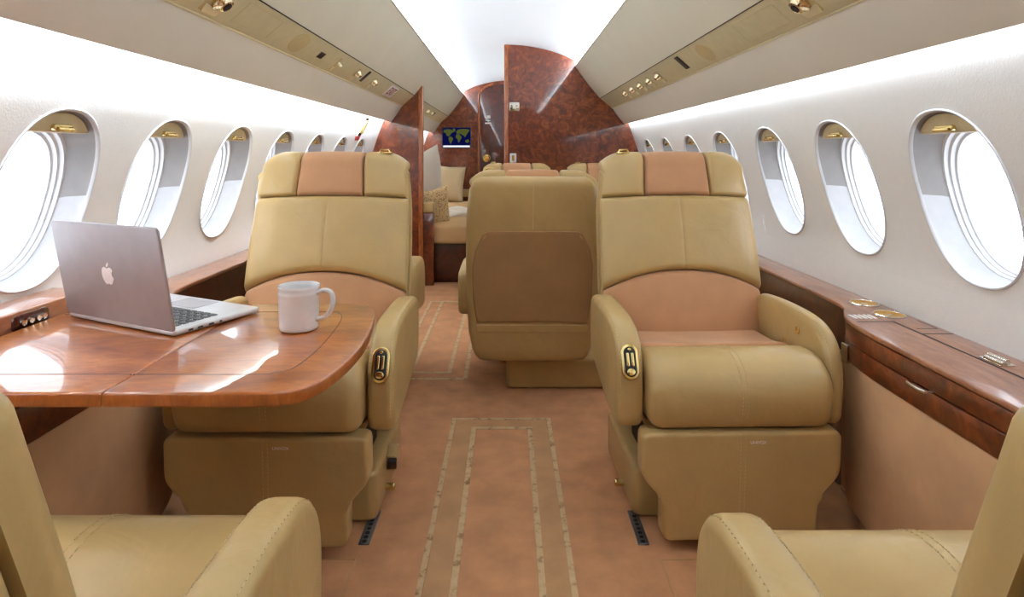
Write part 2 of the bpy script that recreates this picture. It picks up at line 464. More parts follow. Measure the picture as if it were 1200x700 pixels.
# ceiling arch
CT = [(0,1.85),(.15,1.84),(.29,1.812),(.40,1.778),(.50,1.737),(.57,1.71),(.63,1.70)]
g = G(); pts = [(-x, z) for x, z in CT[::-1]][:-1]+CT
pts = [(a, b) for a, b, _ in crom([(a, b, 0) for a, b in pts], 4)]
g.add(*loft([[(x, Y0, z) for x, z in pts], [(x, Y1, z) for x, z in pts]], False, False, False))
g.add(*loft([[(x, Y0, z+.02) for x, z in pts], [(x, Y1, z+.02) for x, z in pts]], False, False, False))
struct('ceiling', g, M['ceiling'], 60)
# overhead slope: inner (cream), service strip, outer (greige)
IN, S1, S2, OUT = (.523,1.678), (.715,1.433), (.812,1.353), (.907,1.229)
for s, nm in ((1, 'right'), (-1, 'left')):
    S1, S2, OUT = ((.715,1.433), (.812,1.353), (.907,1.229)) if s > 0 else ((.705,1.436), (.795,1.357), (.880,1.236))
    def slab(a, b, bulge=0, th=.015):
        n = 8; p = []
        dx, dz = b[0]-a[0], b[1]-a[1]; L = math.hypot(dx, dz); nx, nz = dz/L, -dx/L   # towards cabin is (-,-)
        if nz > 0: nx, nz = -nx, -nz
        for k_ in range(n+1):
            t_ = k_/n; q = bulge*4*t_*(1-t_); p.append((a[0]+dx*t_+nx*q, a[1]+dz*t_+nz*q))
        back = [(x-nx*th, z-nz*th) for x, z in p[::-1]]
        ring = p+back
        return loft([[(s*x, Y0, z) for x, z in ring], [(s*x, Y1, z) for x, z in ring]])
    struct('ceiling_%s_panel' % nm, G().add(*slab(IN, S1, .006)), M['over'])
    struct('ceiling_%s_lower_panel' % nm, G().add(*slab(S2, OUT, .004)), M['over_low'])
    struct('trim_%d' % (1 if s > 0 else 2), G().add(*tube([(s*(S2[0]), Y0, S2[1]-.001), (s*S2[0], Y1, S2[1]-.001)], .004, 8)), M['psu_light'])
    struct('trim_%d' % (3 if s > 0 else 4), G().add(*tube([(s*(IN[0]), Y0, IN[1]+.004), (s*IN[0], Y1, IN[1]+.004)], .006, 8)), M['over'])
    # cove lamps
    zc = 1.68
    g = G().add(*prism([(.552,1.672),(.612,1.690),(.614,1.684),(.554,1.666)], Y0+.02, Y1-.02, .0005, lambda a, b, h: (s*a, h, b), 1))
    tag(obj('cove_lamp', g, M['strip']), 'long glowing strip lamp along the %s edge of the ceiling arch' % nm, 'lamp')
    g = G().add(*prism([(.872,1.302),(.918,1.290),(.918,1.297),(.872,1.309)], Y0+.02, Y1-.02, .0005, lambda a, b, h: (s*a, h, b), 1))
    tag(obj('wall_wash_lamp', g, M['strip2']), 'long glowing strip lamp hidden above the %s row of windows' % nm, 'lamp')

# service panels
UDIR = Vector((S2[0]-S1[0], 0, S2[1]-S1[1])).normalized()
def service(s, nm, y0, y1, label):
    S1, S2 = ((.715,1.433), (.812,1.353)) if s > 0 else ((.705,1.436), (.795,1.357))
    t = thing('service_panel', label, 'service panel')
    mid = Vector(((S1[0]+S2[0])/2, 0, (S1[1]+S2[1])/2)); nrm = Vector((UDIR.z, 0, -UDIR.x)).normalized()
    if nrm.z > 0: nrm = -nrm
    def T(u, y, h):     # u across (-.06..+.06, + is outboard), h towards the cabin
        p = mid+UDIR*u+nrm*h; return (s*p.x, y, p.z)
    hw = (Vector((S2[0],0,S2[1]))-Vector((S1[0],0,S1[1]))).length/2
    def pr(u0, ya, u1, yb, h0, h1, r=.002, rr=.004): return prism(rrect(u0, ya, u1, yb, rr, 3), h0, h1, r, lambda a, b, h: T(a, b, h), 2)
    obj('strip', G().add(*pr(-hw+.002, y0, hw-.003, y1, -.012, .002)), M['psu'], t)
    obj('shadow_gap', G().add(*pr(-hw-.001, y0, -hw+.0025, y1, -.01, .0035, .001, .001)), M['dark'], t, 'thin dark gap along the strip')
    def nozzle(y, big=1):
        d = .030*big
        g = G().add(*pr(-.030, y-d, .045, y+d, .001, .0035, .001, .006)); r = obj('recess', g, M['psu_dark'], t)
        g = G().add(*prism([(.020, y-d*.95), (.046, y-d*.75), (.046, y+d*.75), (.020, y+d*.95)], .003, .0065, .001, lambda a, b, h: T(a, b, h), 1))
        obj('recess_lip', g, M['psu_light'], r)
        rings = []
        for rad, h in ((.020,.003),(.020,.010),(.015,.016),(.013,.026),(.010,.028),(.008,.022)):
            rings.append([T(-.004+rad*big*.95*math.cos(q*PI/8), y+rad*big*.95*math.sin(q*PI/8), h) for q in range(16)])
        obj('air_nozzle', G().add(*loft(rings)), M['pale_brass'], r)
        rings = [[T(-.004+rad*big*math.cos(q*PI/6), y+rad*big*math.sin(q*PI/6), h) for q in range(12)] for rad, h in ((.0075,.022),(.0075,.0285))]
        obj('nozzle_opening', G().add(*loft(rings)), M['black'], r)
    def hatch(ya, yb):
        g = G(); w = .0012
        for a in ((-.04, ya, -.04+w, yb), (.036, ya, .036+w, yb), (-.04, ya, .036, ya+w*1.8), (-.04, yb-w*1.8, .036, yb)):
            g.add(*pr(a[0], a[1], a[2], a[3], .001, .0026, .0003, .0004))
        obj('hatch_outline', g, M['psu_dark'], t)
    def slot(y, w=.028, u0=-.045, u1=.030): obj('vent_slot', G().add(*pr(u0, y-w, u1, y+w, .001, .0035, .001, .002)), M['black'], t)
    def lens(y): 
        rings = [[T(rad*math.cos(q*PI/16), y+1.5*rad*math.sin(q*PI/16), h) for q in range(32)] for rad, h in ((.045,.001),(.045,.0028),(.040,.0032))]
        obj('speaker_cover', G().add(*loft(rings)), M['psu_dark'], t)
    return t, T, pr, nozzle, hatch, slot, lens
t, T, pr, nozzle, hatch, slot, lens = service(1, 'right', Y0+.01, 4.75, 'khaki overhead service strip above the right-hand windows with five small nozzles in a row')
nozzle(1.58, 1.6); nozzle(.6, 1.5); hatch(1.70, 2.0); lens(2.36); slot(2.66)
for y in (3.08, 3.28, 3.50, 3.72, 3.94): nozzle(y, 1)
t, T, pr, nozzle, hatch, slot, lens = service(-1, 'left', Y0+.01, 7.08, 'khaki overhead service strip above the left-hand windows with a white exit placard')
nozzle(1.58, 1.6); nozzle(.6, 1.5); hatch(1.70, 1.95); lens(2.18); slot(2.44, .03, -.012, .018); slot(3.16, .022)
nozzle(2.66, .45); nozzle(3.00, 1); nozzle(3.36, 1); nozzle(5.6, 1); slot(6.1, .05, -.02, .02); nozzle(5.9, .8)
pl = obj('exit_placard', G().add(*pr(-.045, 3.76, .045, 3.98, .002, .008, .002, .01)), M['white'], t, 'small white placard')
# lettering lies in the strip plane
tx = text_mesh('exit_lettering', 'EXIT', .085, M['red_print'], pl, (0,0,0), (0,0,0))
c0 = Vector(T(0, 3.87, .0085)); ex = Vector(T(1, 3.87, .0085))-c0
nn = (Vector(T(0,3.87,.1))-c0).normalized()
xdir = Vector((0,1,0)); ydir = nn.cross(xdir).normalized()
tx.matrix_local = Matrix(((xdir.x, ydir.x, nn.x, c0.x), (xdir.y, ydir.y, nn.y, c0.y), (xdir.z, ydir.z, nn.z, c0.z), (0,0,0,1)))
t, *_ = service(1, 'right', 4.80, 7.08, 'khaki overhead service strip behind the tall burl divider')

# bulkheads
def section(xa, xb, inner_only=False):
    """cabin cross-section outline clipped to x in [xa,xb], anticlockwise"""
    top = []
    xs = [xa+(xb-xa)*k_/60 for k_ in range(61)]
    def zt(x):
        x = abs(x)
        if x <= .515: return lerp_tab(smooth_tab(CT), x)+.008
        if x <= .907: return lerp_tab([(.515,1.735),(.528,1.680),(.715,1.441),(.812,1.361),(.907,1.24)], x)
        return lerp_tab([(.907,1.24),(.910,1.29),(.916,1.295),(.940,1.23),(.988,1.10),(1.044,.93),(1.080,.80),(1.10,.69),(1.12,.2)], x)
    def zb(x):
        x = abs(x)
        return 0 if x < 1.0 else lerp_tab([(1.0,0),(1.06,.2),(1.09,.4),(1.10,.5)], x)
    top = [(x, zt(x)) for x in xs]; bot = [(x, zb(x)) for x in xs]
    return bot+top[::-1]
def dedupe(p):
    o = []
    for q in p:
        if not o or (abs(q[0]-o[-1][0])+abs(q[1]-o[-1][1])) > 1e-5: o.append(q)
    if abs(o[0][0]-o[-1][0])+abs(o[0][1]-o[-1][1]) < 1e-5: o.pop()
    return o
def slabwall(name, xa, xb, y, th, mat):
    o = dedupe(section(xa, xb))
    vs = [(x, y, z) for x, z in o]+[(x, y+th, z) for x, z in o]; n = len(o)
    fs = [tuple(range(n)), tuple(range(2*n-1, n-1, -1))]+[(i, i+n, (i+1) % n+n, (i+1) % n) for i in range(n)]
    g = G().add(vs, fs)
    return struct(name, g, mat, 20)
slabwall('wall_rear', -1.098, 1.098, 7.1, .05, M['veneer'])
slabwall('wall_front', -1.098, 1.098, Y0-.05, .05, M['veneer_dark'])
slabwall('wall_right_divider', -.030, 1.097, 4.76, .05, M['veneer'])
slabwall('wall_left_divider', -1.097, -.668, 4.55, .04, M['veneer'])
g = G().add(*box(-.034, 4.752, .001, -.002, 4.815, 1.855, .004)); struct('trim_5', g, M['veneer_edge'])
g = G().add(*box(-.672, 4.543, .001, -.640, 4.597, 1.505, .004)); struct('trim_6', g, M['veneer_edge'])
# fittings on the right divider
t = thing('light_switch', 'small white switch plate low on the tall burl divider', 'switch', (.035, 4.76, .965))
obj('plate', G().add(*prism(rrect(-.026,-.037,.026,.037,.008), -.006, 0, .002, XZ, 2)), M['white'], t)
obj('rocker', G().add(*prism(rrect(-.009,-.022,.009,.022,.004), -.010, -.005, .002, XZ, 2)), M['brass_dark'], t)
t = thing('flush_mounted_latch', 'small polished latch near the edge of the tall burl divider', 'latch', (.045, 4.76, 1.365))
obj('latch_plate', G().add(*prism(rrect(-.04,-.035,.04,.035,.01), -.004, 0, .0015, XZ, 2)), M['chrome'], t)
g = G()
for a, b in ((-.022,.012),(.02,.014),(-.004,-.014),(.026,-.012)): g.add(*prism(sell(.011,.011,2,12,a,b), -.016, -.003, .003, XZ, 2))
obj('latch_stud', g, M['chrome'], t)
# rear door and map screen
t = structroot('door_1', (0, 7.1, 0))
do = [(-.33, .02), (.33, .02), (.33, 1.70), (.20, 1.78), (.0, 1.815), (-.18, 1.79), (-.27, 1.755), (-.33, 1.70)]
obj('door_leaf', G().add(*prism(do, -.022, -.001, .004, XZ, 2)), M['veneer_dark'], t)
g = G().add(*tube([(-.345, -.012, z) for z in (.02,.6,1.2,1.68)]+[(-.33,-.012,1.71),(-.27,-.012,1.775),(-.18,-.012,1.81)], .014, 8))
obj('door_frame', g, M['veneer_edge'], t)
k1 = obj('door_handle', G().add(*prism(sell(.045,.045,2,28,-.255,.945), -.034, -.02, .006, XZ, 3)), M['brass'], t)
obj('handle_recess', G().add(*prism(sell(.030,.030,2,24,-.255,.945), -.036, -.033, .001, XZ, 2)), M['brass_dark'], k1)
obj('handle_lever', G().add(*prism(rrect(-.275,.938,-.235,.952,.006), -.048, -.034, .004, XZ, 2)), M['brass'], k1)
for (x, z, w, h) in ((-.232,1.425,.020,.018),(-.236,1.352,.038,.007),(-.240,1.385,.030,.003)):
    obj('door_placard', G().add(*prism(rrect(x-w,z-h,x+w,z+h,.003), -.025, -.021, .001, XZ, 1)), M['white'], t)
t = thing('map_screen', 'flat screen on the rear bulkhead showing a blue world map', 'screen', (-.605, 7.1, 1.185))
obj('screen_frame', G().add(*prism(rrect(-.168,-.122,.168,.122,.006), -.022, -.001, .003, XZ, 2)), M['black'], t)
pict = obj('screen_picture', G().add(*prism(rrect(-.160,-.114,.160,.114,.002), -.024, -.020, .0005, XZ, 1)), emit('map_ocean', srgb(12,16,70), .6), t)
LAND = [
 [(-.148,.085),(-.10,.098),(-.055,.088),(-.035,.065),(-.062,.05),(-.075,.025),(-.10,.015),(-.118,.03),(-.125,.055),(-.150,.062)],
 [(-.045,.100),(-.018,.104),(-.016,.075),(-.034,.068)],
 [(-.085,.008),(-.062,.010),(-.040,-.010),(-.048,-.035),(-.068,-.075),(-.080,-.050),(-.092,-.015)],
 [(-.002,.035),(.030,.040),(.050,.018),(.060,.0),(.045,-.025),(.032,-.055),(.018,-.050),(.012,-.018),(-.008,.0)],
 [(-.004,.060),(.012,.088),(.05,.098),(.11,.100),(.150,.088),(.140,.068),(.125,.045),(.110,.022),(.096,.004),(.086,.022),(.070,.028),(.058,.038),(.036,.046),(.010,.044)],
 [(.105,-.032),(.138,-.022),(.146,-.048),(.125,-.060),(.106,-.054)]]
g = G(); 
for L in LAND:
    c = [(a, b) for a, b in [(p[0], p[1]) for p in crom([(a, b, 0) for a, b in L], 3, True)]]
    g.add(*prism(c, -.0246, -.0238, .0001, XZ, 1))
obj('map_land', g, emit('map_land_glow', srgb(92,100,44), .5), pict)
g = G().add(*prism(rrect(-.155,-.112,.155,-.092,.004), -.0246, -.0238, .0001, XZ, 1)); obj('map_ice', g, emit('map_ice_glow', srgb(225,228,238), .9), pict)
# red/brass exit handle on left wall between windows
t = thing('exit_handle', 'polished emergency exit handle above the left-hand windows next to the veneer divider', 'handle', (-.985, 3.98, 1.16))
def wl(y, z, off): return Vector((-(WX(z)-off), y, z))-Vector((-.985, 3.98, 1.16))
obj('handle_plate', G().add(*prism(rrect(3.90,1.10,3.99,1.235,.01), .0, .010, .003, lambda a, b, h: tuple(wl(a+ (b-1.1)*.55, b, h)), 2)), M['chrome'], t)
obj('handle_grip', G().add(*tube([tuple(wl(3.93+(z-1.1)*.55, z, .02)) for z in (1.13,1.17,1.21)], .010, 8)), M['brass'], t)
obj('handle_tab', G().add(*prism(rrect(3.90,1.085,3.96,1.115,.008), .004, .018, .003, lambda a, b, h: tuple(wl(a, b, h)), 2)), M['red_print'], t)

# ------------------------------------------------------------------ seats
HWT = smooth_tab([(.15,.222),(.25,.252),(.40,.264),(.60,.266),(.80,.260),(.90,.250),(.96,.240),(1.02,.228)])
def HW(z): return lerp_tab(HWT, z)
YFT = smooth_tab([(.15,.20),(.40,.225),(.60,.265),(.80,.325),(.90,.352),(1.02,.385)])
def YF(z): return lerp_tab(YFT, z)
def SURF(u, z, pull=0):
    x = u*(HW(z)-.004); y = YF(z)+.035*abs(u)**3.2 - .012*(1-u*u)
    return Vector((x, y, z))
def arch(u): 
    a = abs(u)
    return .548+.074*(1-min(1,a)**2.3)
ARMP = crom([(.255,.36,0),(.275,.45,0),(.262,.535,0),(.20,.552,0),(.06,.558,0),(-.05,.554,0),(-.115,.536,0),(-.158,.492,0),(-.172,.43,0),(-.168,.35,0),(-.150,.302,0),(-.08,.295,0),(.06,.315,0),(.18,.34,0)], 5, True)
ARMP = [(a, b) for a, b, _ in ARMP]
def make_seat(h, label, group):
    """h=-1: the aisle armrest with the controls is at local -x."""
    t = thing('cabin_seat', label, 'seat', (0,0,0), 0, group)
    # shell of the backrest
    rings = []
    for z in (.165,.17,.185,.22,.30,.40,.55,.70,.80,.88,.93,.955,.972,.980):
        e = {.165:.02,.17:.010,.185:.003}.get(z, 0)+({.955:.006,.972:.018,.980:.035}.get(z, 0))
        hw = HW(z)-.002-e; th = lerp_tab([(.16,.045),(.5,.055),(.98,.045)], z)-e*.8
        cy = YF(z)+.035+lerp_tab([(.16,.045),(.5,.055),(.98,.045)], z)
        rings.append([(a, b, z) for a, b in sell(hw, th, 5, 44, 0, cy)])
    obj('back_shell', G().add(*loft(rings)), M['leather'], t)
    # main upholstery
    f = lambda s, q: SURF(2*s-1, arch(2*s-1)+(.848-.006*(1-(2*s-1)**2)*0+.012*(1-(2*s-1)**2)-arch(2*s-1))*q)
    obj('back_cushion', G().add(*puffpatch(f, 18, 12, .030, .004, .06, .08, .0028)), M['leather'], t)
    f = lambda s, q: SURF((2*s-1)*.985, .40+(arch((2*s-1)*.985)-.40)*q)
    obj('lumbar_cushion', G().add(*puffpatch(f, 16, 8, .022, .004, .05, .10)), M['suede'], t, 'peach suede lumbar cushion with arched top')
    # headrest: three pads going up and over
    def hp(u, q):
        zt = .985-.004*u*u-.55*max(0, abs(u)-.72)**2
        z0 = .848+.012*(1-u*u)
        L1 = zt-.028-z0
        tot = L1+.045+.05; d = q*tot
        if d < L1: return SURF(u, z0+d)
        p = SURF(u, zt-.028)
        a = (d-L1)
        if a < .045:
            th = a/.045*PI/2; r = .028
            return p+Vector((0, r*(1-math.cos(th)), r*math.sin(th)))
        return p+Vector((0, .028+(a-.045), .028))
    for (ua, ub, mt, nm, lb) in ((-.985,-.440,'leather','headrest_wing',None),(-.438,.438,'suede','headrest_pad','peach suede centre pad of the headrest'),(.440,.985,'leather','headrest_wing',None)):
        f = lambda s, q, ua=ua, ub=ub: hp(ua+(ub-ua)*s, q)
        obj(nm, G().add(*puffpatch(f, 8, 14, .026, .006, .055 if mt == 'suede' else .09, .06)), M[mt], t, lb)
    # rear panel and flap
    def rear(z): return YF(z)+.035+2*lerp_tab([(.16,.045),(.5,.055),(.98,.045)], z)
    o = [(-.225,.345),(.225,.345),(.240,.45),(.241,.60),(.228,.67),(.198,.738),(.175,.752),(-.175,.752),(-.198,.738),(-.228,.67),(-.241,.60),(-.240,.45)]
    m3 = lambda a, b, hh: (a*.985, rear(b)-.004+hh, b)
    o2 = []
    for i in range(len(o)):
        p, q = o[i], o[(i+1) % len(o)]
        for k_ in range(5): o2.append((p[0]+(q[0]-p[0])*k_/5, p[1]+(q[1]-p[1])*k_/5))
    g = G().add(*loft([[m3(a, b, hh) for a, b in inset(o2, i_)] for i_, hh in ((0,-.004),(0,.006),(.003,.009),(.010,.0095))], True, False))
    # rear field as a grid so it follows the lean
    rows = []
    for k_ in range(13):
        z = .356+(.741-.356)*k_/12
        w = lerp_tab([(.345,.214),(.45,.229),(.60,.230),(.67,.217),(.733,.190),(.745,.170)], z)
        rows.append([(w*.985*(-1+2*j/6), rear(z)+.0056, z) for j in range(7)])
    g.add(*loft(rows, False, False, False))
    obj('rear_panel', g, M['back_suede'], t, 'brown suede panel on the rear of the backrest')
    g = G().add(*loft([[m3(a, b, hh) for a, b in inset(rrect(-.228,.300,.228,.336,.006), i_)] for i_, hh in ((0,-.004),(0,.006),(.003,.009))]))
    obj('rear_pocket_band', g, M['leather'], t)
    for sx in (-1, 1): obj('piping', G().add(*tube([(sx*(HW(z)-.0015), YF(z)+.062, z) for z in (.22,.30,.40,.50,.60,.70,.80,.88,.93)], .0028, 6)), M['leather'], t)
    obj('rear_seam', G().add(*tube([(0, rear(z)-.0003, z) for z in (.76,.80,.84,.88,.92,.945)], .0016, 6)), M['stitch'], t)
    # brass fitting on the top
    gx = .17*h
    g = G().add(*prism(rrect(gx-.026,.374,gx+.026,.398,.010), .998, 1.005, .003, XY, 2))
    g.add(*tube([(gx-.017,.386,1.004),(gx-.013,.386,1.012),(gx+.013,.386,1.012),(gx+.017,.386,1.004)], .0032, 8))
    obj('headrest_handle', g, M['brass'], t, 'small brass handle on top of the backrest')
    # seat cushion
    prof = crom([(-.200,.318,0),(-.222,.36,0),(-.226,.41,0),(-.205,.455,0),(-.155,.482,0),(-.09,.484,0),(-.02,.462,0),(.08,.438,0),(.22,.428,0),(.235,.40,0),(.235,.33,0),(.20,.315,0),(0,.312,0),(-.15,.312,0)], 5, True)
    prof = [(a, b) for a, b, _ in prof]
    sc = obj('seat_cushion', G().add(*prism(prof, -.232, .232, .035, YZ, 6)), M['leather'], t)
    fr = [p for p in crom([(-.203,.320),(-.222,.36),(-.226,.41),(-.205,.455),(-.155,.482),(-.09,.484),(-.02,.462),(.012,.454)], 5)]
    def rows_(xs, off=.0005): return [[(x, a-off, b+off) for a, b in fr] for x in xs]
    for x in (-.007,.007): obj('stitching', stitches(rows_((x,))), M['stitch'], sc)
    # seat insert
    tp = crom([(.01,.4545),(.06,.442),(.12,.435),(.225,.430)], 6)
    def fi(s, q):
        L = len(tp)-1; w = q*L; i = min(L-1, int(w)); fr_ = w-i
        a = Vector(tp[i]); b = Vector(tp[i+1]); p = a+(b-a)*fr_
        return Vector(((2*s-1)*.222, p.x, p.y))
    obj('seat_insert', G().add(*puffpatch(fi, 10, 6, .010, .002, .05, .08)), M['suede'], t, 'peach suede seat insert')
    # leg rest
    o = [(-.195,.03),(.195,.03),(.195,.125),(.205,.145),(.25,.195),(.25,.308),(-.25,.308),(-.25,.195),(-.205,.145),(-.195,.125)]
    bm_o = []
    n = len(o)
    for i in range(n):
        a, b, c = Vector(o[i-1]), Vector(o[i]), Vector(o[(i+1) % n]); r = .022
        p0 = b+(a-b).normalized()*r; p1 = b+(c-b).normalized()*r
        for k_ in range(5):
            q = k_/4; bm_o.append(tuple((1-q)**2*p0+2*q*(1-q)*b+q*q*p1))
    lr = obj('leg_rest', G().add(*prism(bm_o, -.212, -.150, .009, lambda a, b, hh: (a, hh+(.308-b)*.06, b), 4, 0, .003)), M['leather'], t)
    for x in (-.006,.006): obj('stitching', stitches([[(x, -.2125+(.308-z)*.06, z) for z in (.04,.30)]]), M['stitch'], lr)
    text_mesh('lettering', 'UNIVOX', .0105, M['white'], lr, (.038, -.2112, .283), (PI/2, 0, 0), .0004)
    # armrests
    for s_ in (-1, 1):
        wo = .305 if s_ == h else .282
        x0, x1 = (.236, wo) if s_ > 0 else (-wo, -.236)
        a_ = obj('armrest', G().add(*prism(ARMP, x0, x1, .020, YZ, 5)), M['leather'], t)
        ip = inset(ARMP, -.0006)
        # stitching rows over the top near both faces
        def sel(d):
            q = inset(ARMP, d); L = [p for p in q if p[1] > .33 and not (p[0] > .24)]
            i0 = min(range(len(q)), key=lambda i: (q[i][0]-.24)**2+(q[i][1]-.56)**2)
            res = [];
            for k_ in range(len(q)):
                p = q[(i0+k_) % len(q)]
                if p[1] < .33 and p[0] < 0: break
                res.append(p)
            return res
        d0 = .020*(1-math.sin(math.radians(55)))
        yz = sel(.0032)
        xs = (x0+.009, x1-.009)
        for x in xs: obj('stitching', stitches([[(x, a, b) for a, b in yz]]), M['stitch'], a_)
        if s_ == h:
            # brass control plate on the front curve
            c = Vector((s_*.272, -.1645, .470)); n_ = Vector((0,-.90,.42)).normalized(); up = Vector((0,.42,.90)).normalized(); rt = Vector((1,0,0))
            P3 = lambda a, b, hh: tuple(c+rt*a+up*b+n_*hh)
            def ov(w, hgt, dz=0): 
                return [(a, b+dz) for a, b in [(w*math.cos(k_*PI/16), (hgt-w)*(1 if math.sin(k_*PI/16) >= 0 else -1)+w*math.sin(k_*PI/16)) for k_ in range(32)]]
            cp = obj('control_plate', G().add(*prism(ov(.0225,.044), -.014, .004, .003, P3, 3)), M['brass'], a_, 'oval brass control plate')
            # third-level pieces are merged into one insert with the plate's parent
            g = G().add(*prism(ov(.0155,.037), .003, .0046, .0008, P3, 2), 0)
            g.add(*prism(rrect(-.010,-.012,-.002,.022,.003), .004, .008, .002, P3, 2), 1)
            g.add(*prism(rrect(.002,-.012,.010,.022,.003), .004, .008, .002, P3, 2), 1)
            g.add(*prism(sell(.011,.009,2,20,0,-.025), .004, .008, .002, P3, 2), 1)
            g.add(*prism(sell(.005,.004,2,16,0,.030), .004, .007, .001, P3, 2), 1)
            obj('control_button', g, [M['black'], M['brass']], a_, 'dark and brass buttons')
        else:
            # brass button and belt anchor on the inner face of the window armrest
            xi = s_*.236
            g = G().add(*prism(sell(.008,.011,2,16,-.02,.505), min(xi, xi-s_*.006), max(xi, xi-s_*.006), .002, YZ, 2))
            obj('armrest_stud', g, M['brass'], a_, 'small brass stud'); g = G()
            g.add(*prism(sell(.006,.006,2,12,.06,.455), min(xi, xi-s_*.005), max(xi, xi-s_*.005), .002, YZ, 2))
            obj('armrest_stud', g, M['brass'], a_, 'small brass stud')
    # base
    b_ = obj('seat_base', G().add(*prism(rrect(-.235,-.045,.235,.345,.025), .002, .135, .014, XY, 4)), M['leather'], t)
    obj('seat_pedestal', G().add(*prism(rrect(-.19,-.12,.19,.19,.02), .13, .318, .006, XY, 2)), M['dark'], t, 'dark support under the seat')
    g = G().add(*prism(rrect(-.228,-.145,.228,.20,.01), .296, .316, .004, XY, 2)); obj('seat_frame', g, M['leather'], t)
    g = G().add(*tube([(h*.235,.08,.032),(h*.252,.08,.032)], .010, 10)); g.add(*prism(sell(.011,.011,2,14,.08,.032), min(h*.25,h*.262), max(h*.25,h*.262), .003, YZ, 2))
    obj('base_knob', g, M['brass'], t, 'small brass knob')
    g = G()
    if h > 0: g.add(*prism([(.09,.075),(.17,.075),(.17,.115),(.12,.135),(.09,.115)], min(h*.234,h*.262), max(h*.234,h*.262), .004, YZ, 2), 0)
    if h > 0: g.add(*prism([(.078,.084),(.088,.084),(.088,.112),(.078,.104)], min(h*.240,h*.266), max(h*.240,h*.266), .002, YZ, 2), 1)
    if h > 0: obj('swivel_pedal', g, [M['leather'], M['black']], t)
    return t
def dup(root, loc, rz, label, group=None, sz=1):
    r = root.copy(); COL.objects.link(r); r.location = loc; r.rotation_euler = (0,0,rz); r['label'] = label
    if group: r['group'] = group
    r.scale = (1,1,sz)
    for ch in list(root.children):
        c = ch.copy(); COL.objects.link(c); c.parent = r
        for gch in ch.children:
            d = gch.copy(); COL.objects.link(d); d.parent = c
    return r
GRP = 'tan leather cabin seats'
sA = make_seat(-1, 'tan leather seat facing the camera on the right, its whole front and both armrests visible', GRP)
sA.location = (.576, 1.72, 0); sA.rotation_euler = (0,0,math.radians(1.5))
sB = make_seat(1, 'tan leather seat facing the camera on the left behind the wooden table and mug', GRP)
sB.location = (-.592, 1.69, 0); sB.rotation_euler = (0,0,0)
sC = dup(sB, (.094, 2.80, 0), PI, 'tan leather seat turned away in the middle, showing the brown panel on its back', GRP, .93)
for ch in sC.children:
    if ch.name.startswith(('seat_base', 'base_knob', 'swivel_pedal')): ch.location.x = -.13; ch.location.y = -.13
sD = dup(sA, (-.570, .708, 0), PI, 'tan leather seat at the lower left corner, facing away towards the table', GRP)
sE = dup(sB, (.560, .672, 0), PI, 'tan leather seat at the lower right corner, facing away beside the console', GRP)
for q, dy in ((sD, -.030), (sE, -.047)):
    for ch in q.children:
        if ch.name.startswith(('back_', 'lumbar', 'headrest', 'rear_')): ch.location.y = dy
sF = dup(sA, (.06, 4.05, 0), 0, 'distant tan seat just peeking over the top of the middle seat before the tall divider', GRP, .925)
sG = dup(sA, (.675, 4.05, 0), 0, 'distant tan seat with peach headrest showing between the middle seat and the right front-facing seat', GRP, .925)
sH = dup(sA, (-.705, 2.765, 0), PI, 'tan seat almost hidden behind the left front-facing seat, only its armrest showing', GRP, .95)

# ------------------------------------------------------------------ side consoles
def console(s, nm, ztop):
    t = thing('side_console', {'right': 'right-hand wooden console with suede front, cup holders and brass drawer handle under the windows',
                               'left': 'left-hand wooden console with suede front under the windows and the table'}[nm], 'console')
    front = crom([(.885,Y0+.02,0),(.884,.4,0),(.884,1.0,0),(.886,1.40,0),(.894,1.56,0),(.912,1.65,0),(.942,1.715,0),(.968,1.765,0),(.980,1.86,0),(.982,2.2,0),(.982,4.0,0),(.982,4.53,0)], 5)
    front = [(a, b) for a, b, _ in front]
    def outl(ins, z, yend=None):
        f = [(a+ins, b) for a, b in front if (yend is None or b <= yend)]
        xo = WX(z)-.004
        last = f[-1]
        return [(s*a, b) for a, b in f]+[(s*xo, last[1]), (s*xo, f[0][1])]
    obj('worktop', G().add(*prism(outl(0, ztop), ztop-.014, ztop, .005, XY, 3)), M['console_wood'], t)
    # short cabinet block under the top (drawer fascia), ends at y 1.72
    def block(name, ins, z0, z1, mat, r=.003, yend=1.72, lab=None):
        f = [(a+ins, b-ins*.6) for a, b in front if b <= yend]
        xo = WX((z0+z1)/2)-.03
        if z0 < .1: xo = .94
        p = [(s*a, b) for a, b in f]+[(s*xo, f[-1][1]+.01), (s*xo, f[0][1])]
        return obj(name, G().add(*prism(p, z0, z1, r, XY, 2)), mat, t, lab)
    zb = .445 if s > 0 else .462
    block('drawer_front', .002, ztop-.058, ztop-.0145, M['veneer'])
    block('fascia', .002, zb, ztop-.0605, M['veneer'])
    block('suede_panel', .004, .058, zb-.001, M['panel_suede'], .006, 1.72, 'tan suede lower panel')
    block('kick_panel', .05, .002, .058, M['panel_suede'], .003, 1.66)
    # rail behind the cabinet: ledge front
    p = [(s*.99, 1.76), (s*.99, 4.5), (s*1.075, 4.5), (s*1.075, 1.76)]
    obj('ledge_front', G().add(*prism(p, .003, ztop-.014, .003, XY, 2)), M['veneer_dark'], t)
    return t
tR = console(1, 'right', .558)
zt = .558
